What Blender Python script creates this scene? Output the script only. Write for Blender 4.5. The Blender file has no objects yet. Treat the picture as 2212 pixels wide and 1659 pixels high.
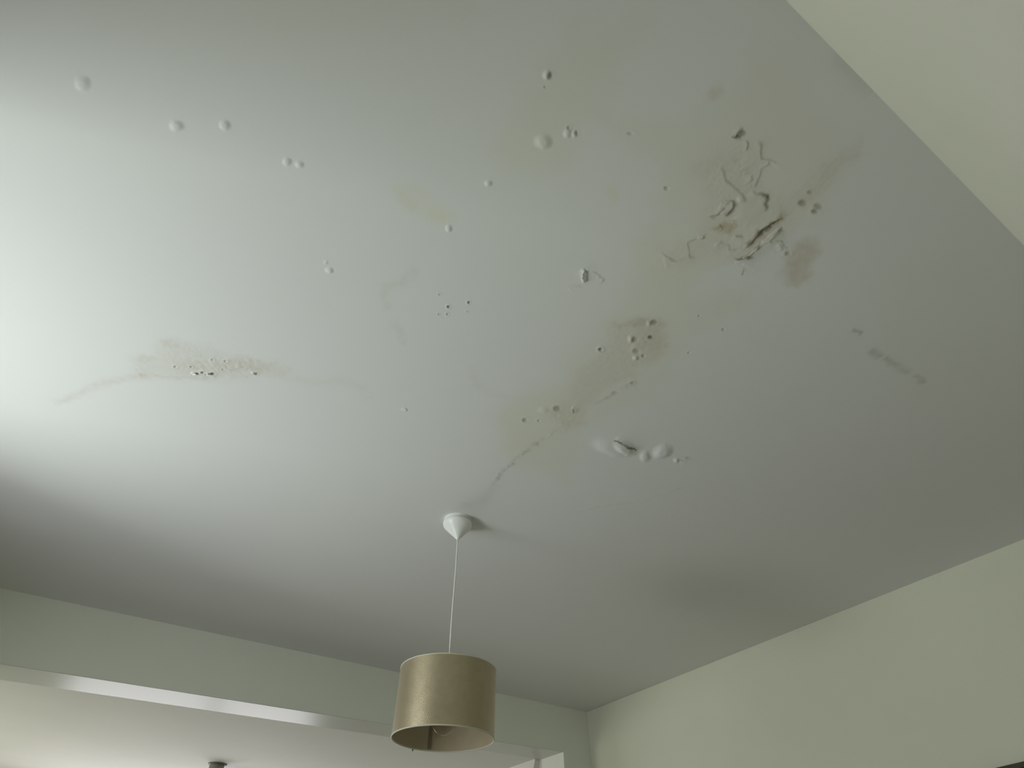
import bpy, bmesh, math
import numpy as np
from mathutils import Matrix, Vector

S = bpy.context.scene
COL = S.collection

# ------------------------------------------------------------------ camera
EYE = 1.5                      # camera height above the floor, metres
CEIL = 2.6                     # ceiling height
FW = (0.37952037, 0.58161317, 0.71950706)
RT = (0.83633738, -0.54821144, 0.00200127)
UP = (-0.39560597, -0.60099113, 0.69448224)
FPX = 1171.03
cam = bpy.data.cameras.new('camera')
cam.sensor_width = 36.0
cam.lens = FPX / 2212 * 36.0
cam.clip_start = 0.01
co = bpy.data.objects.new('camera', cam)
COL.objects.link(co)
co.matrix_world = Matrix(((RT[0], UP[0], -FW[0], 0), (RT[1], UP[1], -FW[1], 0),
                          (RT[2], UP[2], -FW[2], EYE), (0, 0, 0, 1)))
S.camera = co
S.view_settings.view_transform = 'Standard'
S.view_settings.look = 'None'
S.view_settings.gamma = 1
S.view_settings.use_curve_mapping = False
S.view_settings.exposure = 0.0

# ------------------------------------------------------------------ daylight
W = bpy.data.worlds.new('daylight')
S.world = W
W.use_nodes = True
bg = W.node_tree.nodes['Background']
bg.inputs[0].default_value = (0.65, 0.65, 1.0, 1)
bg.inputs[1].default_value = 0.45

def area(name, loc, target, sx, sy, power, color, spread=180):
    l = bpy.data.lights.new(name, 'AREA')
    l.shape = 'RECTANGLE'
    l.size = sx
    l.size_y = sy
    l.energy = power
    l.color = color
    l.spread = math.radians(spread)
    o = bpy.data.objects.new(name, l)
    COL.objects.link(o)
    o.location = loc
    d = Vector(target) - Vector(loc)
    o.rotation_euler = d.to_track_quat('-Z', 'Y').to_euler()
    return o

LWX = -1.05                     # inner face of the left (window) wall
WY0, WY1, WZ0, WZ1 = 1.0, 2.05, 0.9, 2.35
# daylight thrown up from the bright ground outside the left window
area('ground_bounce_daylight', (-2.3, 1.9, 0.5), (-0.2, 1.2, 2.5), 0.8, 0.8, 40.8, (0.88, 1.0, 0.90))
# soft sky daylight in the same window
area('window_sky_daylight', (LWX - 0.34, (WY0 + WY1) / 2, (WZ0 + WZ1) / 2), (1.5, 1.6, 1.2), 1.2, 1.3, 19.3, (0.92, 0.965, 1.0))
# daylight in the window of the room beyond the opening
area('far_window_daylight', (0.65, 6.2, 1.5), (0.65, 3, 1.5), 2.1, 1.2, 29.4, (1.0, 0.98, 0.98))
# large window of the far room, on its left side
area('far_side_window_daylight', (-2.25, 4.5, 1.4), (0.0, 4.5, 2.1), 1.5, 1.2, 27, (0.98, 1.0, 0.78))

# ------------------------------------------------------------------ helpers
def mat(name, color, rough=0.6, metal=0.0, spec=0.5, bump=0.0, bscale=200, vary=0.0, vscale=6):
    m = bpy.data.materials.new(name)
    m.use_nodes = True
    nt = m.node_tree
    b = nt.nodes['Principled BSDF']
    b.inputs['Base Color'].default_value = (*color, 1)
    b.inputs['Roughness'].default_value = rough
    b.inputs['Metallic'].default_value = metal
    b.inputs['Specular IOR Level'].default_value = spec
    tc = nt.nodes.new('ShaderNodeTexCoord')
    if vary:
        n = nt.nodes.new('ShaderNodeTexNoise')
        n.inputs['Scale'].default_value = vscale
        n.inputs['Detail'].default_value = 4
        r = nt.nodes.new('ShaderNodeMapRange')
        r.inputs['From Min'].default_value = 0.3
        r.inputs['From Max'].default_value = 0.7
        r.inputs['To Min'].default_value = 1 - vary
        r.inputs['To Max'].default_value = 1 + vary
        mx = nt.nodes.new('ShaderNodeVectorMath')
        mx.operation = 'SCALE'
        mx.inputs[0].default_value = color
        nt.links.new(tc.outputs['Object'], n.inputs['Vector'])
        nt.links.new(n.outputs['Fac'], r.inputs['Value'])
        nt.links.new(r.outputs['Result'], mx.inputs['Scale'])
        nt.links.new(mx.outputs['Vector'], b.inputs['Base Color'])
    if bump:
        n = nt.nodes.new('ShaderNodeTexNoise')
        n.inputs['Scale'].default_value = bscale
        n.inputs['Detail'].default_value = 3
        bp = nt.nodes.new('ShaderNodeBump')
        bp.inputs['Strength'].default_value = bump
        bp.inputs['Distance'].default_value = 0.001
        nt.links.new(tc.outputs['Object'], n.inputs['Vector'])
        nt.links.new(n.outputs['Fac'], bp.inputs['Height'])
        nt.links.new(bp.outputs['Normal'], b.inputs['Normal'])
    return m

def link(name, bm_or_me, m, parent=None, smooth=False, kind=None):
    if isinstance(bm_or_me, bmesh.types.BMesh):
        me = bpy.data.meshes.new(name)
        bmesh.ops.recalc_face_normals(bm_or_me, faces=bm_or_me.faces)
        bm_or_me.to_mesh(me)
        bm_or_me.free()
    else:
        me = bm_or_me
    if m:
        me.materials.append(m)
    if smooth:
        me.shade_smooth()
    o = bpy.data.objects.new(name, me)
    COL.objects.link(o)
    if parent:
        o.parent = parent
    if kind:
        o['kind'] = kind
    return o

def prism(bm, pts, axis, a, b):
    """closed outline pts (2D) extruded along axis 0/1/2 from a to b"""
    def P(p, t):
        v = list(p)
        v.insert(axis, t)
        return v
    v0 = [bm.verts.new(P(p, a)) for p in pts]
    v1 = [bm.verts.new(P(p, b)) for p in pts]
    n = len(pts)
    bm.faces.new(v0)
    bm.faces.new(v1[::-1])
    for i in range(n):
        bm.faces.new((v0[i], v1[i], v1[(i + 1) % n], v0[(i + 1) % n]))

def box(bm, x0, x1, y0, y1, z0, z1):
    prism(bm, [(x0, y0), (x1, y0), (x1, y1), (x0, y1)], 2, z0, z1)

def lathe(bm, prof, n=96, closed=False):
    """profile of (r, z) turned about the z axis"""
    rings = []
    for r, z in prof:
        if r < 1e-6:
            rings.append([bm.verts.new((0, 0, z))])
        else:
            rings.append([bm.verts.new((r * math.cos(2 * math.pi * i / n), r * math.sin(2 * math.pi * i / n), z)) for i in range(n)])
    pairs = list(zip(rings[:-1], rings[1:]))
    if closed:
        pairs.append((rings[-1], rings[0]))
    for A, B in pairs:
        for i in range(n):
            j = (i + 1) % n
            if len(A) == 1 and len(B) == 1:
                continue
            if len(A) == 1:
                bm.faces.new((A[0], B[i], B[j]))
            elif len(B) == 1:
                bm.faces.new((A[i], A[j], B[0]))
            else:
                bm.faces.new((A[i], A[j], B[j], B[i]))

def tube(bm, pts, r, n=12):
    rings = []
    for k, p in enumerate(pts):
        p = Vector(p)
        d = (Vector(pts[min(k + 1, len(pts) - 1)]) - Vector(pts[max(k - 1, 0)])).normalized()
        a = d.cross(Vector((0, 0, 1))) if abs(d.z) < 0.9 else d.cross(Vector((1, 0, 0)))
        a.normalize()
        b = d.cross(a)
        rr = r[k] if isinstance(r, (list, tuple)) else r
        rings.append([bm.verts.new(p + (a * math.cos(2 * math.pi * i / n) + b * math.sin(2 * math.pi * i / n)) * rr) for i in range(n)])
    for A, B in zip(rings[:-1], rings[1:]):
        for i in range(n):
            bm.faces.new((A[i], A[(i + 1) % n], B[(i + 1) % n], B[i]))
    bm.faces.new(rings[0][::-1])
    bm.faces.new(rings[-1])

# ------------------------------------------------------------------ room shell
RX = 2.6994                     # right wall
YF = -0.1095                    # front wall, just behind the camera
YB = 3.1955                     # back wall with the wide opening
OX = 2.479                      # right side of that opening
wall_paint = mat('pale olive cream wall paint', (0.76, 0.77, 0.64), 0.75, spec=0.25, bump=0.25, bscale=90, vary=0.012, vscale=2.5)
back_paint = mat('pale green grey wall paint', (0.78, 0.81, 0.71), 0.75, spec=0.25, bump=0.25, bscale=90, vary=0.012, vscale=2.5)
far_paint = mat('white far room paint', (0.74, 0.74, 0.68), 0.8, spec=0.25, vary=0.015, vscale=3)
gloss_paint = mat('glossy white timber paint', (0.62, 0.64, 0.58), 0.33, spec=0.10, bump=0.04, bscale=60)
gloss_paint.node_tree.nodes['Principled BSDF'].inputs['Specular Tint'].default_value = (0.72, 0.86, 0.74, 1)
floor_mat = mat('oak floor', (0.12, 0.10, 0.08), 0.45, vary=0.2, vscale=12)

bm = bmesh.new()
box(bm, LWX - 0.3, RX + 0.12, YF - 0.12, YB + 0.235, -0.1, 0.0)
box(bm, -2.12, RX + 0.12, YB + 0.235, 6.07, -0.1, 0.0)
link('floor', bm, floor_mat, kind='structure')

bm = bmesh.new()
box(bm, RX, RX + 0.12, YF - 0.12, YB + 0.3, 0, CEIL + 0.02)
link('wall_right', bm, wall_paint, kind='structure')

bm = bmesh.new()
box(bm, LWX - 0.3, RX, YF - 0.12, YF, 0, CEIL + 0.02)
link('wall_front', bm, wall_paint, kind='structure')

# left wall with its window opening
bm = bmesh.new()
T = 0.3
box(bm, LWX - T, LWX, YF, WY0, 0, CEIL + 0.02)
box(bm, LWX - T, LWX, WY1, YB + 0.235, 0, CEIL + 0.02)
box(bm, LWX - T, LWX, WY0, WY1, 0, WZ0)
box(bm, LWX - T, LWX, WY0, WY1, WZ1, CEIL + 0.02)
link('wall_left', bm, wall_paint, kind='structure')
win = bpy.data.objects.new('window_1', None)
COL.objects.link(win)
win.location = (LWX - 0.22, (WY0 + WY1) / 2, WZ0)
win['kind'] = 'structure'
bm = bmesh.new()
hw = (WY1 - WY0) / 2
hh = WZ1 - WZ0
for a in ((-0.03, 0.03, -hw, -hw + 0.05, 0, hh), (-0.03, 0.03, hw - 0.05, hw, 0, hh),
          (-0.03, 0.03, -hw + 0.05, hw - 0.05, 0, 0.05), (-0.03, 0.03, -hw + 0.05, hw - 0.05, hh - 0.05, hh)):
    box(bm, *a)
white_gloss = mat('white window paint', (0.78, 0.79, 0.77), 0.35)
f = link('window_frame', bm, white_gloss, win)
bm = bmesh.new()
box(bm, 0.0, 0.27, -hw - 0.03, hw + 0.03, -0.03, 0.0)
link('window_sill', bm, white_gloss, win)

# back wall: header and right pier round the wide opening, soffit lined with a glossy board
HZR, HZL = EYE + 0.848, EYE + 0.8105    # underside of the header at its right and left end
OXL = -0.95
bm = bmesh.new()
prism(bm, [(-2.12, 0), (OXL, 0), (OXL, HZL), (OX, HZR), (OX, 0), (RX, 0), (RX, CEIL + 0.02), (-2.12, CEIL + 0.02)], 1, YB, YB + 0.235)
link('wall_back', bm, back_paint, kind='structure')
bm = bmesh.new()
prism(bm, [(OXL, HZL - 0.0015), (OX, HZR - 0.0015), (OX, HZR), (OXL, HZL)], 1, YB + 0.003, YB + 0.235)
link('trim_1', bm, gloss_paint, kind='structure')

# the room beyond
FY = 5.95
FCZ = EYE + 0.856
bm = bmesh.new()
box(bm, -2.0, RX + 0.12, YB + 0.235, FY, FCZ, FCZ + 0.08)
link('ceiling_far_room', bm, far_paint, kind='structure')
bm = bmesh.new()
prism(bm, [(3.485, FCZ), (3.485, FCZ - 0.01), (3.535, FCZ - 0.12), (3.535, 0), (FY, 0), (FY, FCZ)], 0, 2.462, 2.55)
box(bm, 2.50, RX, 3.4305, 3.54, 0, FCZ)
link('wall_far_right', bm, far_paint, kind='structure')
bm = bmesh.new()
fx0, fx1, fz0, fz1 = -0.42, 1.72, 0.95, 2.15
box(bm, -2.0, fx0, FY, FY + 0.12, 0, FCZ + 0.08)
box(bm, fx1, RX, FY, FY + 0.12, 0, FCZ + 0.08)
box(bm, fx0, fx1, FY, FY + 0.12, 0, fz0)
box(bm, fx0, fx1, FY, FY + 0.12, fz1, FCZ + 0.08)
link('wall_far_back', bm, far_paint, kind='structure')
bm = bmesh.new()
box(bm, -2.12, -2.0, YB + 0.235, 3.75, 0, FCZ + 0.08)
box(bm, -2.12, -2.0, 5.25, FY + 0.12, 0, FCZ + 0.08)
box(bm, -2.12, -2.0, 3.75, 5.25, 0, 0.85)
box(bm, -2.12, -2.0, 3.75, 5.25, 2.15, FCZ + 0.08)
link('wall_far_left', bm, far_paint, kind='structure')
bm = bmesh.new()
for a in ((fx0, fx0 + 0.06, fz0, fz1), (fx1 - 0.06, fx1, fz0, fz1), (fx0 + 0.06, fx1 - 0.06, fz0, fz0 + 0.06),
          (fx0 + 0.06, fx1 - 0.06, fz1 - 0.06, fz1), (0.74, 0.80, fz0 + 0.06, fz1 - 0.06)):
    box(bm, a[0], a[1], FY + 0.02, FY + 0.08, a[2], a[3])
link('window_2', bm, white_gloss, kind='structure')

# ------------------------------------------------------------------ ceiling
FWv, RTv, UPv = (np.array(v) for v in (FW, RT, UP))
def C(px, py):
    """where the sight line through photo point (px, py) meets the ceiling plane"""
    d = FWv + RTv * (px - 1106) / FPX - UPv * (py - 829.5) / FPX
    return d[:2] / d[2] * (CEIL - EYE)

def crop(ox, oy, s):
    return lambda pts: [(ox + x / s, oy + y / s) for x, y in pts]
R1 = crop(1380, 240, 4.096)
R2 = crop(1000, 640, 3.687)
R3 = crop(780, 350, 3.568)
R4 = crop(100, 700, 2.633)
R5 = crop(100, 120, 3.3515)
R6 = crop(1100, 100, 4.096)
R7 = crop(1780, 660, 7.373)
R0 = crop(0, 0, 1.0)

STEP = 0.0021
RELIEF_DOME, RELIEF_LIP = 0.5, 0.55
def axis_coords(a, d0, d1, b):
    mid = np.arange(d0, d1, STEP)
    left = np.linspace(a, d0, max(2, int((d0 - a) / 0.03)), endpoint=False)
    right = np.linspace(mid[-1] + STEP, b, max(2, int((b - d1) / 0.03)))
    return np.concatenate([left, mid, right])
gx = axis_coords(LWX, -0.52, 1.95, RX)
gy = axis_coords(YF, -0.095, 1.72, YB)
NX, NY = len(gx), len(gy)
GX, GY = np.meshgrid(gx, gy)
height = np.zeros((NY, NX), np.float32)
F = {k: np.zeros((NY, NX), np.float32) for k in ('yellow', 'brown', 'dirt')}

def vnoise(x, y, s, seed):
    x = x / s
    y = y / s
    xi = np.floor(x).astype(np.int64)
    yi = np.floor(y).astype(np.int64)
    xf = x - xi
    yf = y - yi
    xf = xf * xf * (3 - 2 * xf)
    yf = yf * yf * (3 - 2 * yf)
    def h(i, j):
        n = ((i * 0x9E3779B1) & 0xffffffff) ^ ((j * 0x85EBCA77) & 0xffffffff) ^ ((seed * 0xC2B2AE3D) & 0xffffffff)
        n = ((n ^ (n >> 15)) * 0x2C1B3C6D) & 0xffffffff
        n = ((n ^ (n >> 12)) * 0x297A2D39) & 0xffffffff
        n = n ^ (n >> 15)
        return (n & 0xffff) / 65535.0 * 2 - 1
    return (h(xi, yi) * (1 - xf) + h(xi + 1, yi) * xf) * (1 - yf) + (h(xi, yi + 1) * (1 - xf) + h(xi + 1, yi + 1) * xf) * yf

def fbm(x, y, s, seed, o=4):
    t = 0
    a = 1.0
    for k in range(o):
        t = t + a * vnoise(x, y, s / 2 ** k, seed + k)
        a *= 0.55
    return t / 2

N_BIG = fbm(GX, GY, 0.16, 3).astype(np.float32)
N_SML = fbm(GX, GY, 0.028, 11).astype(np.float32)
WARPX = (fbm(GX, GY, 0.030, 51) * 0.0075 + fbm(GX, GY, 0.008, 61, 2) * 0.003).astype(np.float32)
WARPY = (fbm(GX, GY, 0.030, 71) * 0.0075 + fbm(GX, GY, 0.008, 81, 2) * 0.003).astype(np.float32)
N_DOT = fbm(GX, GY, 0.014, 91, 3).astype(np.float32)

def local(P, pad):
    x0, y0 = P.min(0) - pad
    x1, y1 = P.max(0) + pad
    a, b = np.searchsorted(gx, (x0, x1))
    c, d = np.searchsorted(gy, (y0, y1))
    return slice(c, max(d, c + 1)), slice(a, max(b, a + 1))

def segs(P, X, Y, closed):
    best = np.full(X.shape, 1e9)
    side = np.zeros(X.shape)
    along = np.zeros(X.shape)
    n = len(P)
    m = n if closed else n - 1
    for i in range(m):
        ax, ay = P[i]
        bx, by = P[(i + 1) % n]
        dx, dy = bx - ax, by - ay
        L = max(math.hypot(dx, dy), 1e-9)
        t = np.clip(((X - ax) * dx + (Y - ay) * dy) / L ** 2, 0, 1)
        d = np.hypot(X - ax - t * dx, Y - ay - t * dy)
        k = d < best
        best = np.where(k, d, best)
        side = np.where(k, np.sign(dx * (Y - ay) - dy * (X - ax)), side)
        along = np.where(k, (i + t) / m, along)
    return best, side, along

def inside(P, X, Y):
    r = np.zeros(X.shape, bool)
    n = len(P)
    for i in range(n):
        ax, ay = P[i]
        bx, by = P[(i + 1) % n]
        c = ((ay > Y) != (by > Y)) & (X < (bx - ax) * (Y - ay) / (by - ay + 1e-12) + ax)
        r ^= c
    return r

def sm(x):
    x = np.clip(x, 0, 1)
    return x * x * (3 - 2 * x)

def stain(key, pts, amt, soft, warp=0.0, fine=0.0, tide=0.0):
    """filled stain with a soft, wandering edge; tide darkens the drying line"""
    P = np.array([C(*p) for p in pts])
    sl = local(P, soft * 2 + warp + fine + 0.02)
    X, Y = GX[sl], GY[sl]
    X, Y = X + WARPX[sl], Y + WARPY[sl]
    d, _, _ = segs(P, X, Y, True)
    sd = np.where(inside(P, X, Y), d, -d) + N_BIG[sl] * warp + N_SML[sl] * fine
    v = amt * sm(sd / soft * 0.5 + 0.5)
    if tide:
        v = v + tide * np.exp(-(sd / 0.008) ** 2)
    F[key][sl] += v.astype(np.float32)

def ell(cx, cy, rx, ry, ang=0, n=16):
    a = math.radians(ang)
    return [(cx + rx * math.cos(t) * math.cos(a) - ry * math.sin(t) * math.sin(a),
             cy + rx * math.cos(t) * math.sin(a) + ry * math.sin(t) * math.cos(a))
            for t in [2 * math.pi * i / n for i in range(n)]]

def streak(key, pts, w, amt, rag=0.5, breaks=0.0):
    P = np.array([C(*p) for p in pts])
    sl = local(P, w * 3 + 0.01)
    X, Y = GX[sl], GY[sl]
    d, _, t = segs(P, X + WARPX[sl], Y + WARPY[sl], False)
    d = d + N_SML[sl] * w * rag
    v = amt * np.exp(-(d / w) ** 2) * sm(np.minimum(t, 1 - t) * 8 + 0.25)
    if breaks:
        v = v * np.clip(0.75 + breaks * N_SML[sl] * 1.6, 0, 1.3)
    F[key][sl] += v.astype(np.float32)

def lip(pts, a, L, side=1, dirt=0.0, w=0.003):
    """cracked paint edge: one side hangs down by a and fades back over L"""
    P = np.array([C(*p) for p in pts])
    sl = local(P, L * 3)
    X, Y = GX[sl], GY[sl]
    d, s, t = segs(P, X + WARPX[sl], Y + WARPY[sl], False)
    fade = sm(np.minimum(t, 1 - t) * 6)
    height[sl] += (RELIEF_LIP * a * np.exp(-d / L) * sm(s * d / 0.002 * 0.5 + 0.5) * fade).astype(np.float32) if side > 0 else \
        (RELIEF_LIP * a * np.exp(-d / L) * sm(-s * d / 0.002 * 0.5 + 0.5) * fade).astype(np.float32)
    if dirt:
        ww = w * np.clip(0.9 + 1.3 * N_DOT[sl], 0.25, 1.9)
        F['dirt'][sl] += (dirt * np.exp(-(d / ww) ** 2) * fade * np.clip(0.75 + 1.3 * N_SML[sl], 0.1, 1.3)).astype(np.float32)

def dome(cx, cy, rx, ry, h, ang=0, rough=0.12, power=1.6):
    """blister: paint pushed down off the plaster (h may be negative for a pit)"""
    c = C(cx, cy)
    a = math.radians(ang)
    ex = C(cx + rx * math.cos(a), cy + rx * math.sin(a)) - c
    ey = C(cx - ry * math.sin(a), cy + ry * math.cos(a)) - c
    M = np.linalg.inv(np.array([ex, ey]).T)
    P = np.array([c + ex + ey, c + ex - ey, c - ex + ey, c - ex - ey])
    sl = local(P, 0.5 * max(np.hypot(*ex), np.hypot(*ey)) + 0.004)
    X, Y = GX[sl] - c[0], GY[sl] - c[1]
    u = M[0, 0] * X + M[0, 1] * Y
    v = M[1, 0] * X + M[1, 1] * Y
    r = np.hypot(u, v) * (1 + rough * N_SML[sl] * 2)
    height[sl] += (RELIEF_DOME * h * sm(1.25 - r) ** power).astype(np.float32)
    return sl, r

def pit(cx, cy, rx, ry, dirt=0.5, depth=0.003, rim=0.0015):
    sl, r = dome(cx, cy, rx * 1.9, ry * 1.9, rim, 0, 0.14, 1.0)
    dome(cx, cy, rx, ry, -depth - rim, 0, 0.14, 1.0)
    F['dirt'][sl] += (dirt * sm(1.35 - r * 1.9)).astype(np.float32)

# broad, faint yellowing round the leak, with the painted-over patches left clean
stain('yellow', R0([(1130, 170), (1290, 40), (1420, 40), (1330, 150), (1340, 240), (1460, 260), (1600, 180), (1640, 90), (1720, 240), (1800, 360),
       (1760, 480), (1700, 470), (1560, 560), (1480, 640), (1390, 600), (1350, 520), (1440, 460), (1400, 350), (1290, 290), (1220, 380), (1100, 380), (1060, 330)]),
      0.62, 0.05, 0.05, 0.015)
stain('yellow', R0([(1380, 520), (1480, 560), (1500, 640), (1620, 640), (1480, 760), (1400, 860), (1260, 930), (1230, 1040), (1110, 1000), (1070, 900), (1190, 820), (1280, 720), (1340, 640)]),
      0.6, 0.05, 0.03, 0.012)
stain('yellow', R0([(200, 0), (700, -30), (1000, 20), (760, 90), (420, 110)]), 0.45, 0.08, 0.06)
stain('yellow', R0([(840, 400), (900, 395), (980, 470), (960, 485), (880, 450)]), 0.5, 0.015, 0.01, 0.01)
stain('yellow', R3(ell(585, 405, 70, 35, 20)), 0.5, 0.008, 0, 0.006)
stain('yellow', R3(ell(1940, 240, 42, 70, -15)), 0.55, 0.008, 0, 0.006)
stain('yellow', R0(ell(1490, 1260, 260, 150)), 0.15, 0.15, 0.08)
stain('yellow', R0(ell(2050, 700, 160, 160)), 0.25, 0.12, 0.08)
stain('brown', R6(ell(1830, 405, 62, 40, -30)), 0.30, 0.012, 0, 0.006)

# the worst area: flaked and cracked paint
stain('brown', R1([(560, 420), (800, 330), (1050, 350), (1100, 700), (1400, 850), (1300, 1100), (1000, 1400), (850, 1300), (300, 1350), (160, 1250), (500, 1100), (620, 800), (480, 500)]), 0.16, 0.03, 0.02, 0.02)
stain('brown', R1([(760, 980), (830, 1000), (850, 1030), (790, 1090), (640, 1050)]), 0.5, 0.008, 0, 0.006)
stain('brown', R1([(1380, 1180), (1480, 1110), (1560, 1130), (1600, 1230), (1540, 1330), (1500, 1500), (1400, 1560), (1250, 1450), (1320, 1330), (1290, 1270)]), 0.42, 0.018, 0.01, 0.01)
streak('brown', R1([(1990, 365), (1850, 400), (1700, 500), (1560, 680), (1380, 860)]), 0.022, 0.20, 0.8)
streak('brown', R1([(960, 1210), (1060, 1090), (1180, 1000), (1320, 910)]), 0.010, 0.55, 0.8)
lip(R1([(800, 240), (850, 245), (890, 195), (928, 165)]), 0.0022, 0.012, -1, 0.75, 0.0052)
lip(R1([(935, 260), (945, 290), (960, 345)]), 0.003, 0.012, 1, 0.3)
lip(R1([(1040, 250), (1070, 330), (1075, 420), (1150, 440), (1070, 520), (1060, 610), (1030, 680)]), 0.0028, 0.02, 1, 0.30, 0.004)
lip(R1([(690, 490), (770, 580), (850, 680), (910, 740), (930, 800)]), 0.0022, 0.02, 1, 0.18, 0.004)
lip(R1([(1000, 700), (1030, 730), (1090, 728), (1135, 745), (1120, 830), (1112, 915)]), 0.004, 0.014, 1, 0.60, 0.0038)
lip(R1([(770, 765), (830, 795), (815, 860), (785, 950)]), 0.005, 0.014, 1, 0.65, 0.0042)
lip(R1([(770, 850), (740, 870), (718, 905), (665, 940), (590, 935)]), 0.003, 0.010, 1, 0.45, 0.003)
lip(R1([(840, 1095), (870, 1108), (915, 1095)]), 0.003, 0.010, 1, 0.4, 0.003)
lip(R1([(930, 1240), (980, 1180), (1020, 1130), (1065, 1065), (1140, 1010), (1220, 960), (1320, 925)]), 0.006, 0.022, -1, 0.75, 0.0055)
lip(R1([(870, 1370), (880, 1310), (940, 1300), (1040, 1220), (1080, 1180), (1150, 1120), (1220, 1080), (1310, 1040)]), 0.006, 0.018, 1, 0.75, 0.0045)
lip(R1([(1150, 1120), (1160, 1160), (1270, 1150), (1310, 1230)]), 0.003, 0.012, 1, 0.25, 0.003)
lip(R1([(925, 1375), (927, 1455)]), 0.002, 0.008, 1, 0.5, 0.003)
lip(R1([(570, 1240), (680, 1195), (770, 1190), (810, 1230), (880, 1230)]), 0.002, 0.012, 1, 0.25, 0.003)
lip(R1([(600, 1090), (560, 1130), (440, 1160), (450, 1230), (470, 1290), (540, 1290)]), 0.002, 0.014, 1, 0.25, 0.003)
lip(R1([(180, 1230), (260, 1290), (330, 1330), (400, 1300), (380, 1270)]), 0.002, 0.012, 1, 0.25, 0.003)
lip(R1([(225, 1290), (240, 1400)]), 0.002, 0.010, -1, 0.1, 0.003)
for k, (x, y, ax_, dx, q) in enumerate(((1190, 1000, 60, -70, .45), (1110, 1060, 60, -50, .5), (1230, 1060, 50, -40, .5), (1090, 1150, 60, -50, .5),
                                       (960, 1300, 50, -20, .5), (690, 1010, 60, 40, .3), (820, 960, 20, 60, .4), (740, 790, 50, 20, .3), (1000, 620, 10, 60, .25),
                                       (980, 560, 20, 70, .2), (520, 1150, 60, -30, .25), (660, 1160, 60, -20, .2), (890, 520, 30, 50, .2), (1240, 1170, 30, 60, .25))):
    lip(R1([(x, y), (x + ax_ * .5 + 12, y + dx * .4), (x + ax_, y + dx)]), 0.003, 0.008, 1 if k % 2 else -1, q, 0.0042)
dome(*R1([(905, 780)])[0], 12, 9, 0.006)
dome(*R1([(1180, 1100)])[0], 26, 6, 0.004, -38)
dome(*R1([(960, 900)])[0], 40, 36, 0.003)
for x, y, r, d in ((1450, 815, 10, .5), (1515, 720, 6, .35), (1590, 840, 10, .4), (1555, 888, 8, .5), (1320, 1260, 7, .3), (245, 682, 7, .3)):
    pit(*R1([(x, y)])[0], r, r * .8, d)

# second damaged patch along the old crack
PINK = R2([(1200, 210), (1450, 150), (1640, 190), (1620, 300), (1650, 400), (1600, 500), (1400, 560), (1380, 650), (1160, 740), (1000, 900),
           (950, 1020), (830, 1060), (700, 930), (800, 800), (900, 600), (1150, 400), (1180, 260)])
stain('brown', PINK, 0.19, 0.02, 0.02, 0.012)
stain('brown', R2([(1380, 190), (1640, 180), (1630, 330), (1640, 430), (1540, 480), (1400, 420)]), 0.14, 0.02, 0.01, 0.01)
stain('brown', R2([(1200, 205), (1340, 195), (1480, 175), (1480, 230), (1230, 240)]), 0.22, 0.008, 0, 0.006)
stain('yellow', R2([(330, 960), (480, 800), (800, 780), (900, 1000), (760, 1080), (560, 1240), (320, 1250)]), 0.35, 0.03, 0.02, 0.01)
for x, y, r, d in ((1525, 205, 8.5, .5), (1492, 325, 6, .9), (1370, 345, 8, .35), (1380, 435, 8, .3), (1438, 475, 5, .35), (1092, 420, 5, .3),
                   (2075, 265, 5, .3), (750, 895, 9, .45), (495, 985, 7, .4), (605, 990, 4, .25), (1880, 155, 3, .2), (1800, 450, 4, .15)):
    pit(*R2([(x, y)])[0], r, r * .8, d)
dome(*R2([(1480, 215)])[0], 6, 8, 0.005)
dome(*R2([(1335, 340)])[0], 7, 10, 0.004)
dome(*R2([(1375, 490)])[0], 7, 5, 0.006)
dome(*R2([(640, 905)])[0], 14, 9, 0.003)
lip(R2([(180, 1560), (320, 1390), (440, 1290), (560, 1190), (700, 1090), (830, 975)]), 0.0018, 0.020, 1, 0.42, 0.0062)
lip(R2([(1020, 880), (1160, 800), (1220, 750), (1290, 730), (1350, 690), (1400, 690)]), 0.0018, 0.020, 1, 0.42, 0.0060)
pit(*R2([(1348, 690)])[0], 5, 3, 0.3)
# hanging bulge with a split edge and its small neighbours
dome(*R2([(1195, 1200)])[0], 44, 20, 0.016, 12, 0.06, 1.3)
dome(*R2([(1290, 1200)])[0], 26, 13, 0.016, 28, 0.08, 1.2)
lip(R2([(1195, 1130), (1240, 1150), (1285, 1168), (1310, 1190), (1350, 1205), (1385, 1235)]), 0.008, 0.016, -1, 1.0, 0.0032)
streak('dirt', R2([(1205, 1135), (1240, 1150), (1285, 1168), (1310, 1190), (1350, 1205), (1385, 1230)]), 0.0032, 1.0, 0.1)
dome(*R2([(1450, 1275)])[0], 12, 13, 0.009)
dome(*R2([(1590, 1235)])[0], 22, 16, 0.014, -15, 0.1, 1.3)
dome(*R2([(1700, 1305)])[0], 7, 6, 0.007)
lip(R2([(1720, 1315), (1760, 1305), (1810, 1275)]), 0.004, 0.010, 1, 0.6, 0.004)

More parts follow.
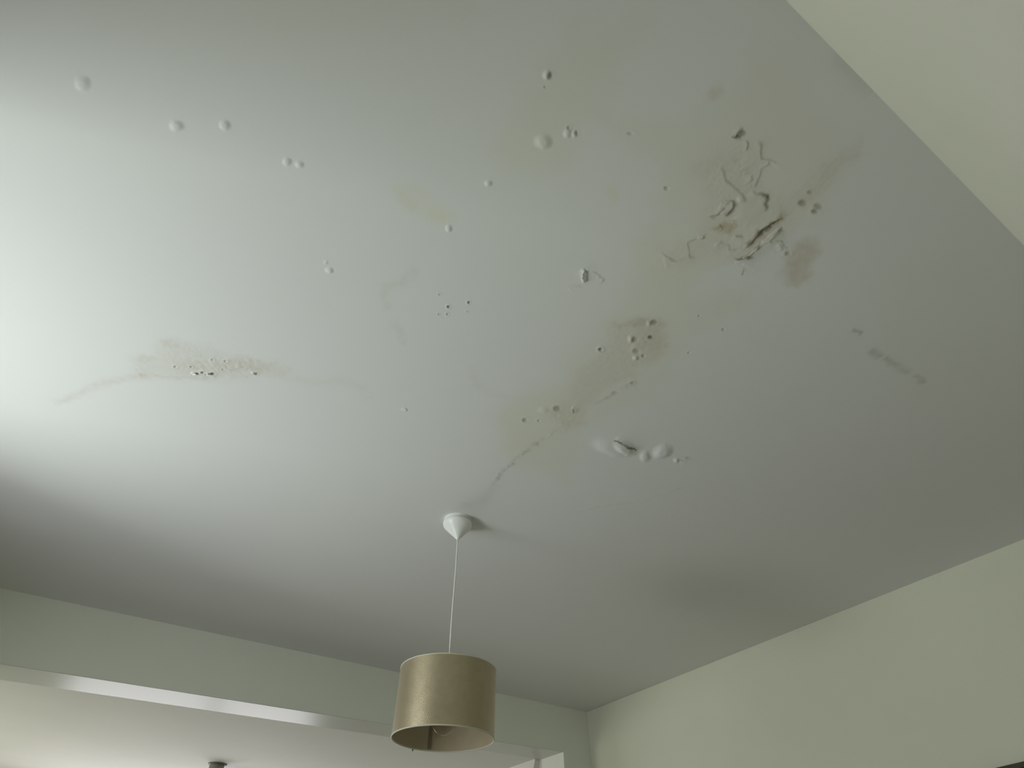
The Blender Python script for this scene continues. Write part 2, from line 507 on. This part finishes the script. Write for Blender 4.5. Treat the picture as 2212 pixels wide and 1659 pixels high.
# middle: pinholes, a peeled crescent, faint old tide ring
for x, y, r, d in ((672, 1115, 3.2, 1.0), (830, 1082, 3.0, .8), (665, 1172, 2.6, .3), (603, 1020, 2.2, .25), (598, 1172, 1.8, .5), (820, 1150, 1.8, .3), (1850, 1445, 5, .3)):
    pit(*R3([(x, y)])[0], r, r, d, 0.003, 0.0025)
dome(*R3([(980, 165)])[0], 9, 8, 0.005)
dome(*R3([(675, 512)])[0], 8, 9, 0.0045)
lip(R3([(1700, 815), (1730, 845), (1742, 875), (1730, 905), (1700, 920)]), 0.007, 0.009, 1, 0.25, 0.003)
lip(R3([(1770, 830), (1820, 860), (1860, 890), (1850, 930)]), 0.0025, 0.01, 1, 0.12, 0.003)
lip(R3([(1600, 960), (1650, 950), (1690, 935)]), 0.002, 0.01, 1, 0.15, 0.003)
streak('brown', R3([(430, 810), (385, 860), (330, 930), (190, 965), (180, 1060), (210, 1160)]), 0.012, 0.16, 0.9, 0.6)
streak('brown', R3([(250, 1215), (290, 1300), (335, 1415)]), 0.012, 0.14, 0.9, 0.5)
streak('brown', R3([(280, 240), (350, 300), (430, 360)]), 0.012, 0.08, 0.9)

# left stain under the bright part
LST = R4([(520, 210), (620, 185), (660, 110), (740, 95), (800, 130), (980, 150), (1060, 200), (1240, 220), (1370, 250), (1350, 285), (1200, 290),
          (900, 305), (760, 300), (560, 290), (530, 245)])
stain('brown', LST, 0.17, 0.030, 0.02, 0.02, 0.03)
stain('brown', R4([(740, 215), (900, 225), (1050, 205), (1250, 230), (1200, 275), (960, 270), (760, 250)]), 0.15, 0.022, 0.01, 0.02)
stain('brown', R4(ell(575, 200, 50, 20, -5)), 0.12, 0.008, 0, 0.006)
stain('brown', R4(ell(705, 118, 45, 20)), 0.12, 0.008, 0, 0.006)
streak('brown', R4([(40, 460), (190, 395), (310, 340), (470, 305), (600, 290)]), 0.012, 0.26, 0.9, 0.6)
streak('brown', R4([(600, 292), (760, 302), (900, 305), (1010, 292)]), 0.006, 0.18, 0.9, 0.4)
streak('brown', R4([(1290, 270), (1460, 325), (1600, 335), (1700, 320), (1800, 365), (1850, 445)]), 0.018, 0.12, 0.9, 0.5)
streak('brown', R0([(1020, 790), (1030, 830), (1060, 850), (1110, 860)]), 0.012, 0.10, 0.9, 0.5)
for x, y, r, d in ((858, 281, 4, .6), (888, 276, 4, .9), (945, 283, 5, .9), (1195, 283, 4, .9), (825, 243, 3, .5), (945, 203, 3, .4), (1005, 258, 2.5, .3), (735, 243, 4, .25), (1020, 212, 4, .2)):
    pit(*R4([(x, y)])[0], r, r * .7, d, 0.003, 0.0025)
dome(*R4([(835, 279)])[0], 5, 3, 0.006)
dome(*R4([(918, 281)])[0], 5, 3, 0.006)
dome(*R4([(1175, 277)])[0], 4, 3, 0.005)
lip(R4([(2025, 472), (2045, 488), (2040, 500)]), 0.004, 0.008, 1, 0.1, 0.002)

# crumbling surface inside the worst patches
sl_mask = np.clip(F['brown'] * 3, 0, 1) * np.clip(0.35 + N_BIG * 1.8, 0, 1)
height += (sl_mask * np.clip(N_DOT, -0.2, 1) * 0.0016).astype(np.float32)
F['dirt'] += (sl_mask * np.clip(N_DOT * N_SML * 2.2 - 0.22, 0, 1) * 0.5).astype(np.float32)

# blisters
for x, y, rx, ry, h, a in ((262, 205, 62, 60, .0060, 35), (945, 510, 62, 46, .0065, 10), (1292, 505, 46, 42, .0055, 10), (1742, 768, 34, 32, .0045, 10),
                           (1835, 790, 34, 28, .0045, 10), (2052, 1555, 34, 24, .0045, 10), (2025, 1497, 16, 18, .002, 0)):
    dome(*R5([(x, y)])[0], rx / 3.35, ry / 3.35, h, a)
for x, y, rx, ry, h, a in ((335, 250, 42, 48, .0065, 0), (300, 845, 78, 66, .0080, 0), (512, 770, 40, 50, .0050, 0), (575, 780, 26, 28, .0045, 0)):
    dome(*R6([(x, y)])[0], rx / 4.1, ry / 4.1, h, a)
pit(*R6([(358, 262)])[0], 7, 9, .55)
pit(*R6([(525, 720)])[0], 4, 5, .4)
pit(*R6([(595, 765)])[0], 4, 5, .3)
pit(*R6([(315, 362)])[0], 3, 3, .2)
pit(*R6([(1070, 770)])[0], 9, 4, .12)
lip(R2([(855, 885), (885, 895), (885, 930)]), 0.005, 0.008, -1, 0.3, 0.002)

# dark scuff towards the right, faint board lines
streak('dirt', R7([(470, 375), (540, 420), (585, 480)]), 0.006, 0.30, 0.35)
streak('dirt', R7([(740, 710), (820, 760), (900, 830)]), 0.010, 0.36, 0.35, 0.25)
streak('dirt', R7([(960, 820), (1040, 880), (1100, 950)]), 0.009, 0.34, 0.35, 0.25)
streak('dirt', R7([(1120, 920), (1240, 1000), (1380, 1070)]), 0.011, 0.22, 0.35, 0.25)
streak('dirt', R7([(1430, 1120), (1500, 1160), (1600, 1240)]), 0.007, 0.28, 0.35, 0.25)
lip(R0([(1210, 1113), (1300, 1095), (1400, 1078), (1540, 1030)]), 0.0008, 0.03, 1, 0.08, 0.004)
streak('dirt', R0([(1800, 110), (1850, 165), (1890, 200)]), 0.014, 0.10, 0.5)
streak('dirt', R0([(995, 1095), (1040, 1085), (1075, 1040)]), 0.02, 0.07, 0.5)

# gentle trowel waves in the plaster
wave = fbm(GX, GY, 0.5, 31, 2) * 0.0012
edge = np.minimum(np.minimum(GX - LWX, RX - GX), np.minimum(GY - YF, YB - GY))
total = (height + wave) * sm(edge / 0.03)
Z = CEIL - total

me = bpy.data.meshes.new('ceiling')
nv = NX * NY
co3 = np.empty((nv, 3), np.float32)
co3[:, 0] = GX.ravel()
co3[:, 1] = GY.ravel()
co3[:, 2] = Z.ravel()
idx = np.arange(nv, dtype=np.int32).reshape(NY, NX)
quads = np.stack([idx[:-1, :-1], idx[1:, :-1], idx[1:, 1:], idx[:-1, 1:]], -1).reshape(-1, 4)
nf = len(quads)
me.vertices.add(nv)
me.vertices.foreach_set('co', co3.ravel())
me.loops.add(nf * 4)
me.loops.foreach_set('vertex_index', quads.ravel())
me.polygons.add(nf)
me.polygons.foreach_set('loop_start', np.arange(0, nf * 4, 4, dtype=np.int32))
me.polygons.foreach_set('loop_total', np.full(nf, 4, np.int32))
me.update()
for k, a in F.items():
    at = me.attributes.new(k, 'FLOAT', 'POINT')
    at.data.foreach_set('value', np.clip(a, 0, 1).astype(np.float32).ravel())

m = mat('stained white ceiling paint', (0.75, 0.755, 0.74), 0.7, spec=0.25)
nt = m.node_tree
b = nt.nodes['Principled BSDF']
def attr(n):
    a = nt.nodes.new('ShaderNodeAttribute')
    a.attribute_name = n
    return a.outputs['Fac']
def mult(a, v):
    n = nt.nodes.new('ShaderNodeMath')
    n.operation = 'MULTIPLY'
    n.use_clamp = True
    nt.links.new(a, n.inputs[0])
    if isinstance(v, float):
        n.inputs[1].default_value = v
    else:
        nt.links.new(v, n.inputs[1])
    return n.outputs[0]
def mixc(fac, c1, c2):
    n = nt.nodes.new('ShaderNodeMix')
    n.data_type = 'RGBA'
    nt.links.new(fac, n.inputs['Factor'])
    if isinstance(c1, tuple):
        n.inputs['A'].default_value = (*c1, 1)
    else:
        nt.links.new(c1, n.inputs['A'])
    n.inputs['B'].default_value = (*c2, 1)
    return n.outputs['Result']
tc = nt.nodes.new('ShaderNodeTexCoord')
ns = nt.nodes.new('ShaderNodeTexNoise')
ns.inputs['Scale'].default_value = 55
ns.inputs['Detail'].default_value = 5
nt.links.new(tc.outputs['Object'], ns.inputs['Vector'])
rg = nt.nodes.new('ShaderNodeMapRange')
rg.inputs['From Min'].default_value = 0.25
rg.inputs['From Max'].default_value = 0.75
rg.inputs['To Min'].default_value = 0.7
rg.inputs['To Max'].default_value = 1.3
nt.links.new(ns.outputs['Fac'], rg.inputs['Value'])
rag = rg.outputs['Result']
c = mixc(attr('yellow'), (0.75, 0.755, 0.74), (0.725, 0.725, 0.635))
c = mixc(mult(attr('brown'), rag), c, (0.50, 0.40, 0.27))
c = mixc(mult(attr('dirt'), rag), c, (0.20, 0.18, 0.13))
nt.links.new(c, b.inputs['Base Color'])
n2 = nt.nodes.new('ShaderNodeTexNoise')
n2.inputs['Scale'].default_value = 120
n2.inputs['Detail'].default_value = 4
nt.links.new(tc.outputs['Object'], n2.inputs['Vector'])
bp = nt.nodes.new('ShaderNodeBump')
bp.inputs['Strength'].default_value = 0.18
bp.inputs['Distance'].default_value = 0.001
nt.links.new(n2.outputs['Fac'], bp.inputs['Height'])
nt.links.new(bp.outputs['Normal'], b.inputs['Normal'])
ceil = link('ceiling', me, m, smooth=True, kind='structure')

# curls of loose paint hanging off the ceiling
flake_mat = mat('loose paint flake', (0.76, 0.76, 0.72), 0.6, spec=0.3, bump=0.3, bscale=150)
old_flake = mat('yellowed paint flake', (0.60, 0.57, 0.46), 0.7, spec=0.2, bump=0.3, bscale=150)
def flake(p, q, width, curl, label, paint=flake_mat):
    """thin curved chip, hinged on the ceiling along the line p to q (photo points), opening to its left"""
    a, b = C(*p), C(*q)
    length = float(np.hypot(*(b - a)))
    px = p[0]
    bm = bmesh.new()
    nu, nvv = 14, 8
    top, bot = [], []
    for i in range(nu + 1):
        u = i / nu
        w = width * (math.sin(math.pi * (0.08 + 0.84 * u)) ** 0.7) * (1 + 0.18 * math.sin(u * 17 + px) + 0.1 * math.sin(u * 41))
        ra, rb = [], []
        for j in range(nvv + 1):
            v = j / nvv
            x = (u - 0.5) * length
            y = w * v
            z = -0.0012 - curl * v ** 1.7 - 0.0006 * math.sin(u * 9 + v * 3)
            ra.append(bm.verts.new((x, y, z)))
            rb.append(bm.verts.new((x, y, z - 0.0007)))
        top.append(ra)
        bot.append(rb)
    for i in range(nu):
        for j in range(nvv):
            bm.faces.new((top[i][j], top[i + 1][j], top[i + 1][j + 1], top[i][j + 1]))
            bm.faces.new((bot[i][j], bot[i][j + 1], bot[i + 1][j + 1], bot[i + 1][j]))
    for i in range(nu):
        for j in (0, nvv):
            bm.faces.new((top[i][j], bot[i][j], bot[i + 1][j], top[i + 1][j]))
    for j in range(nvv):
        for i in (0, nu):
            bm.faces.new((top[i][j], top[i][j + 1], bot[i][j + 1], bot[i][j]))
    o = link('paint_flake', bm, paint, ceil, smooth=True)
    c = (a + b) / 2
    ix = int(np.clip(np.searchsorted(gx, c[0]), 0, NX - 1))
    iy = int(np.clip(np.searchsorted(gy, c[1]), 0, NY - 1))
    o.location = (c[0], c[1], float(Z[iy, ix]) + 0.0004)
    o.rotation_euler = (0, 0, math.atan2(b[1] - a[1], b[0] - a[0]))
    if label:
        o['label'] = label
flake((1262, 584), (1264, 606), 0.006, 0.0055, 'small white crescent of peeled paint')
flake((1604, 556), (1640, 530), 0.006, 0.0014, 'pale loose strip of paint between the two deepest cracks', old_flake)
flake((1650, 520), (1676, 500), 0.005, 0.0012, 'pale loose strip of paint between the two deepest cracks, nearer the right wall', old_flake)
flake((413, 806), (424, 805), 0.004, 0.003, None)
flake((443, 805), (452, 806), 0.004, 0.003, None)
flake((1237, 882), (1240, 892), 0.003, 0.003, None)

# ------------------------------------------------------------------ pendant lamp
pend = bpy.data.objects.new('pendant_lamp', None)
COL.objects.link(pend)
pend.location = (0.7995, 1.592, CEIL)
pend['label'] = 'pendant ceiling lamp with white cone rose, white cord and gold-taupe drum shade'
pend['category'] = 'lamp'
plastic = mat('white plastic', (0.90, 0.905, 0.88), 0.35)
cord_mat = mat('white cord', (0.80, 0.80, 0.76), 0.5)
bm = bmesh.new()
lathe(bm, [(0, 0.003), (0.0515, 0.003), (0.0515, -0.005), (0.045, -0.006), (0.045, -0.011), (0, -0.011)])
link('rose_backplate', bm, plastic, pend, smooth=False)
bm = bmesh.new()
lathe(bm, [(0, -0.0105), (0.049, -0.0105), (0.0525, -0.0125), (0.0535, -0.017), (0.0530, -0.022), (0.0495, -0.0285), (0.044, -0.0345),
           (0.0065, -0.0765), (0.0050, -0.079), (0, -0.0795)])
for v in bm.verts:
    v.co.x += 0.004 * max(0, -v.co.z - 0.02) / 0.06
    v.co.y -= 0.004 * max(0, -v.co.z - 0.02) / 0.06
rose = link('ceiling_rose', bm, plastic, pend, smooth=True)

z_top, z_bot = EYE + 0.577 - CEIL, EYE + 0.400 - CEIL      # shade rims below the ceiling
tilt = (0.006, -0.011)                                      # the shade hangs a touch off the plumb line
bm = bmesh.new()
pts = []
for i in range(33):
    t = i / 32
    z = -0.075 + (z_top - 0.005 + 0.075) * t
    pts.append((0.0035 + (tilt[0] - 0.0035) * t + 0.0012 * math.sin(t * 7), -0.0035 + (tilt[1] + 0.0035) * t, z))
tube(bm, pts, 0.0026, 12)
link('cord', bm, cord_mat, pend, smooth=True)

RT_, RB_ = 0.1435, 0.1430
fabric = mat('gold taupe shade fabric', (0.43, 0.365, 0.24), 0.37, 0.62, 0.5, bump=0.5, bscale=420, vary=0.05, vscale=45)
fb = fabric.node_tree.nodes['Principled BSDF']
fb.inputs['Sheen Weight'].default_value = 0.5
fb.inputs['Sheen Roughness'].default_value = 0.4
fb.inputs['Sheen Tint'].default_value = (0.95, 0.78, 0.70, 1)
lining = mat('taupe shade lining', (0.42, 0.345, 0.235), 0.6, vary=0.04, vscale=20)
edge_mat = mat('cream shade edging', (0.60, 0.57, 0.45), 0.55)
shade = bpy.data.objects.new('lamp_shade', bpy.data.meshes.new('lamp_shade'))
bm = bmesh.new()
prof = []
for i in range(9):
    t = i / 8
    prof.append((RB_ + (RT_ - RB_) * t, z_bot + (z_top - z_bot) * t))
lathe(bm, prof, 128)
bmesh.ops.recalc_face_normals(bm, faces=bm.faces)
bm.to_mesh(shade.data)
bm.free()
shade.data.materials.append(fabric)
shade.data.shade_smooth()
COL.objects.link(shade)
shade.parent = pend
shade.location = (tilt[0], tilt[1], 0)
bm = bmesh.new()
lathe(bm, [(r - 0.0012, z) for r, z in prof], 128)
o = link('shade_lining', bm, lining, shade, smooth=True)
for nm, z, r in (('bottom_edging', z_bot, RB_), ('top_edging', z_top, RT_)):
    bm = bmesh.new()
    ring = [(r - 0.0006 + 0.0016 * math.cos(a), z + 0.0020 * math.sin(a)) for a in [2 * math.pi * k / 10 for k in range(10)]]
    lathe(bm, ring, 128, closed=True)
    link(nm, bm, edge_mat, shade, smooth=True)
# overlapped seam of the lining
bm = bmesh.new()
a0 = math.radians(79)
vs = []
for i in range(5):
    a = a0 + (i - 2) * math.radians(1.15)
    vs.append([bm.verts.new((math.cos(a) * (r - 0.0028), math.sin(a) * (r - 0.0028), z)) for r, z in ((RB_, z_bot + 0.004), (RT_, z_top - 0.004))])
for i in range(4):
    bm.faces.new((vs[i][0], vs[i + 1][0], vs[i + 1][1], vs[i][1]))
seam_mat = mat('dark seam tape', (0.20, 0.155, 0.10), 0.7)
link('lining_seam', bm, seam_mat, shade, smooth=True)
# spider: ring and three spokes that carry the lampholder
metal = mat('white enamelled wire', (0.7, 0.7, 0.66), 0.4)
bm = bmesh.new()
zs = z_top - 0.022
for k in range(3):
    a = math.radians(20 + 120 * k)
    tube(bm, [(0.020 * math.cos(a), 0.020 * math.sin(a), zs), (0.12 * math.cos(a), 0.12 * math.sin(a), zs),
              ((RT_ - 0.003) * math.cos(a), (RT_ - 0.003) * math.sin(a), z_top - 0.004)], 0.0016, 8)
rg2 = [(0.020 + 0.0018 * math.cos(a), zs + 0.0018 * math.sin(a)) for a in [2 * math.pi * k / 8 for k in range(8)]]
lathe(bm, rg2, 48, closed=True)
link('shade_spider', bm, metal, shade, smooth=True)
bm = bmesh.new()
lathe(bm, [(0, z_top - 0.002), (0.006, z_top - 0.002), (0.015, z_top - 0.012), (0.019, z_top - 0.016), (0.0195, z_top - 0.055), (0.017, z_top - 0.060), (0, z_top - 0.060)], 48)
o = link('lampholder', bm, plastic, pend, smooth=True)
o.location = (tilt[0], tilt[1], 0)
# clear globe bulb
glass = bpy.data.materials.new('clear bulb glass')
glass.use_nodes = True
gb = glass.node_tree.nodes['Principled BSDF']
gb.inputs['Transmission Weight'].default_value = 1.0
gb.inputs['Roughness'].default_value = 0.02
gb.inputs['IOR'].default_value = 1.12
gb.inputs['Specular IOR Level'].default_value = 1.0
gb.inputs['Base Color'].default_value = (0.95, 0.93, 0.90, 1)
BR = 0.040
bz = z_bot + 0.049
prof = [(0.0, bz - BR)]
for k in range(1, 25):
    a = -math.pi / 2 + math.pi * 0.86 * k / 24
    prof.append((BR * math.cos(a), bz + BR * math.sin(a)))
prof += [(0.0135, bz + BR + 0.006), (0.013, z_top - 0.060)]
inner = [(max(r - 0.0012, 0), z + (0.0012 if i == 0 else 0)) for i, (r, z) in enumerate(prof)][::-1]
bm = bmesh.new()
lathe(bm, prof + inner, 64)
o = link('bulb', bm, glass, pend, smooth=True)
o['label'] = 'clear globe bulb'
o.location = (tilt[0], tilt[1], 0)
bm = bmesh.new()
fil = []
for k in range(41):
    t = k / 40
    fil.append((0.012 * math.sin(t * math.pi * 6), 0.012 * math.cos(t * math.pi * 6), bz + 0.010 + 0.012 * math.sin(t * math.pi * 14)))
tube(bm, fil, 0.0005, 6)
tube(bm, [(0, 0.012, bz + 0.012), (0, 0.003, bz + 0.05), (0, 0.002, z_top - 0.058)], 0.0006, 6)
link('filament', bm, mat('filament wire', (0.3, 0.25, 0.2), 0.4, 0.8), o, smooth=True)
# bead of dust hanging from the lower rim
bm = bmesh.new()
bmesh.ops.create_uvsphere(bm, u_segments=12, v_segments=8, radius=0.0024)
for v in bm.verts:
    v.co.z *= 1.3
o = link('dust_bead', bm, seam_mat, shade, smooth=True)
a = math.radians(100)
o.location = (RB_ * math.cos(a), RB_ * math.sin(a), z_bot - 0.004)

# ------------------------------------------------------------------ far room ceiling fitting
fit = bpy.data.objects.new('ceiling_light_fitting', None)
COL.objects.link(fit)
fit.location = (0.748, 4.80, FCZ)
fit['label'] = 'small grey cylindrical ceiling fitting hanging in the room beyond the opening'
fit['category'] = 'light fitting'
steel = mat('grey satin metal', (0.22, 0.22, 0.19), 0.4, 0.3)
bm = bmesh.new()
lathe(bm, [(0, 0), (0.060, 0), (0.060, -0.006), (0.056, -0.010), (0, -0.010)], 48)
link('mounting_plate', bm, mat('dark plate', (0.13, 0.13, 0.11), 0.5), fit)
bm = bmesh.new()
lathe(bm, [(0, -0.010), (0.047, -0.010), (0.047, -0.10), (0.044, -0.104), (0.039, -0.104), (0.036, -0.06), (0, -0.06)], 48)
link('body', bm, steel, fit)

# ------------------------------------------------------------------ picture on the right wall
pic = bpy.data.objects.new('picture_frame', None)
COL.objects.link(pic)
yc, zt = 0.55, EYE + 0.457
pic.location = (RX, yc, zt)
pic['label'] = 'dark wooden picture frame hung low on the right wall'
pic['category'] = 'picture frame'
dark_wood = mat('dark brown wood', (0.05, 0.045, 0.02), 0.6, vary=0.3, vscale=25)
bm = bmesh.new()
wh, ht, fwid = 0.62, 0.62, 0.014
for a in ((-wh, wh, -fwid, 0), (-wh, wh, -ht, -ht + fwid), (-wh, -wh + fwid, -ht + fwid, -fwid), (wh - fwid, wh, -ht + fwid, -fwid)):
    box(bm, -0.022, -0.0005, a[0], a[1], a[2], a[3])
link('frame', bm, dark_wood, pic)
bm = bmesh.new()
box(bm, -0.010, -0.001, -wh + fwid, wh - fwid, -ht + fwid, -fwid)
link('picture', bm, mat('dark red brown print', (0.11, 0.045, 0.03), 0.5, vary=0.4, vscale=8), pic)
pic.rotation_euler = (math.radians(-2.6), 0, 0)
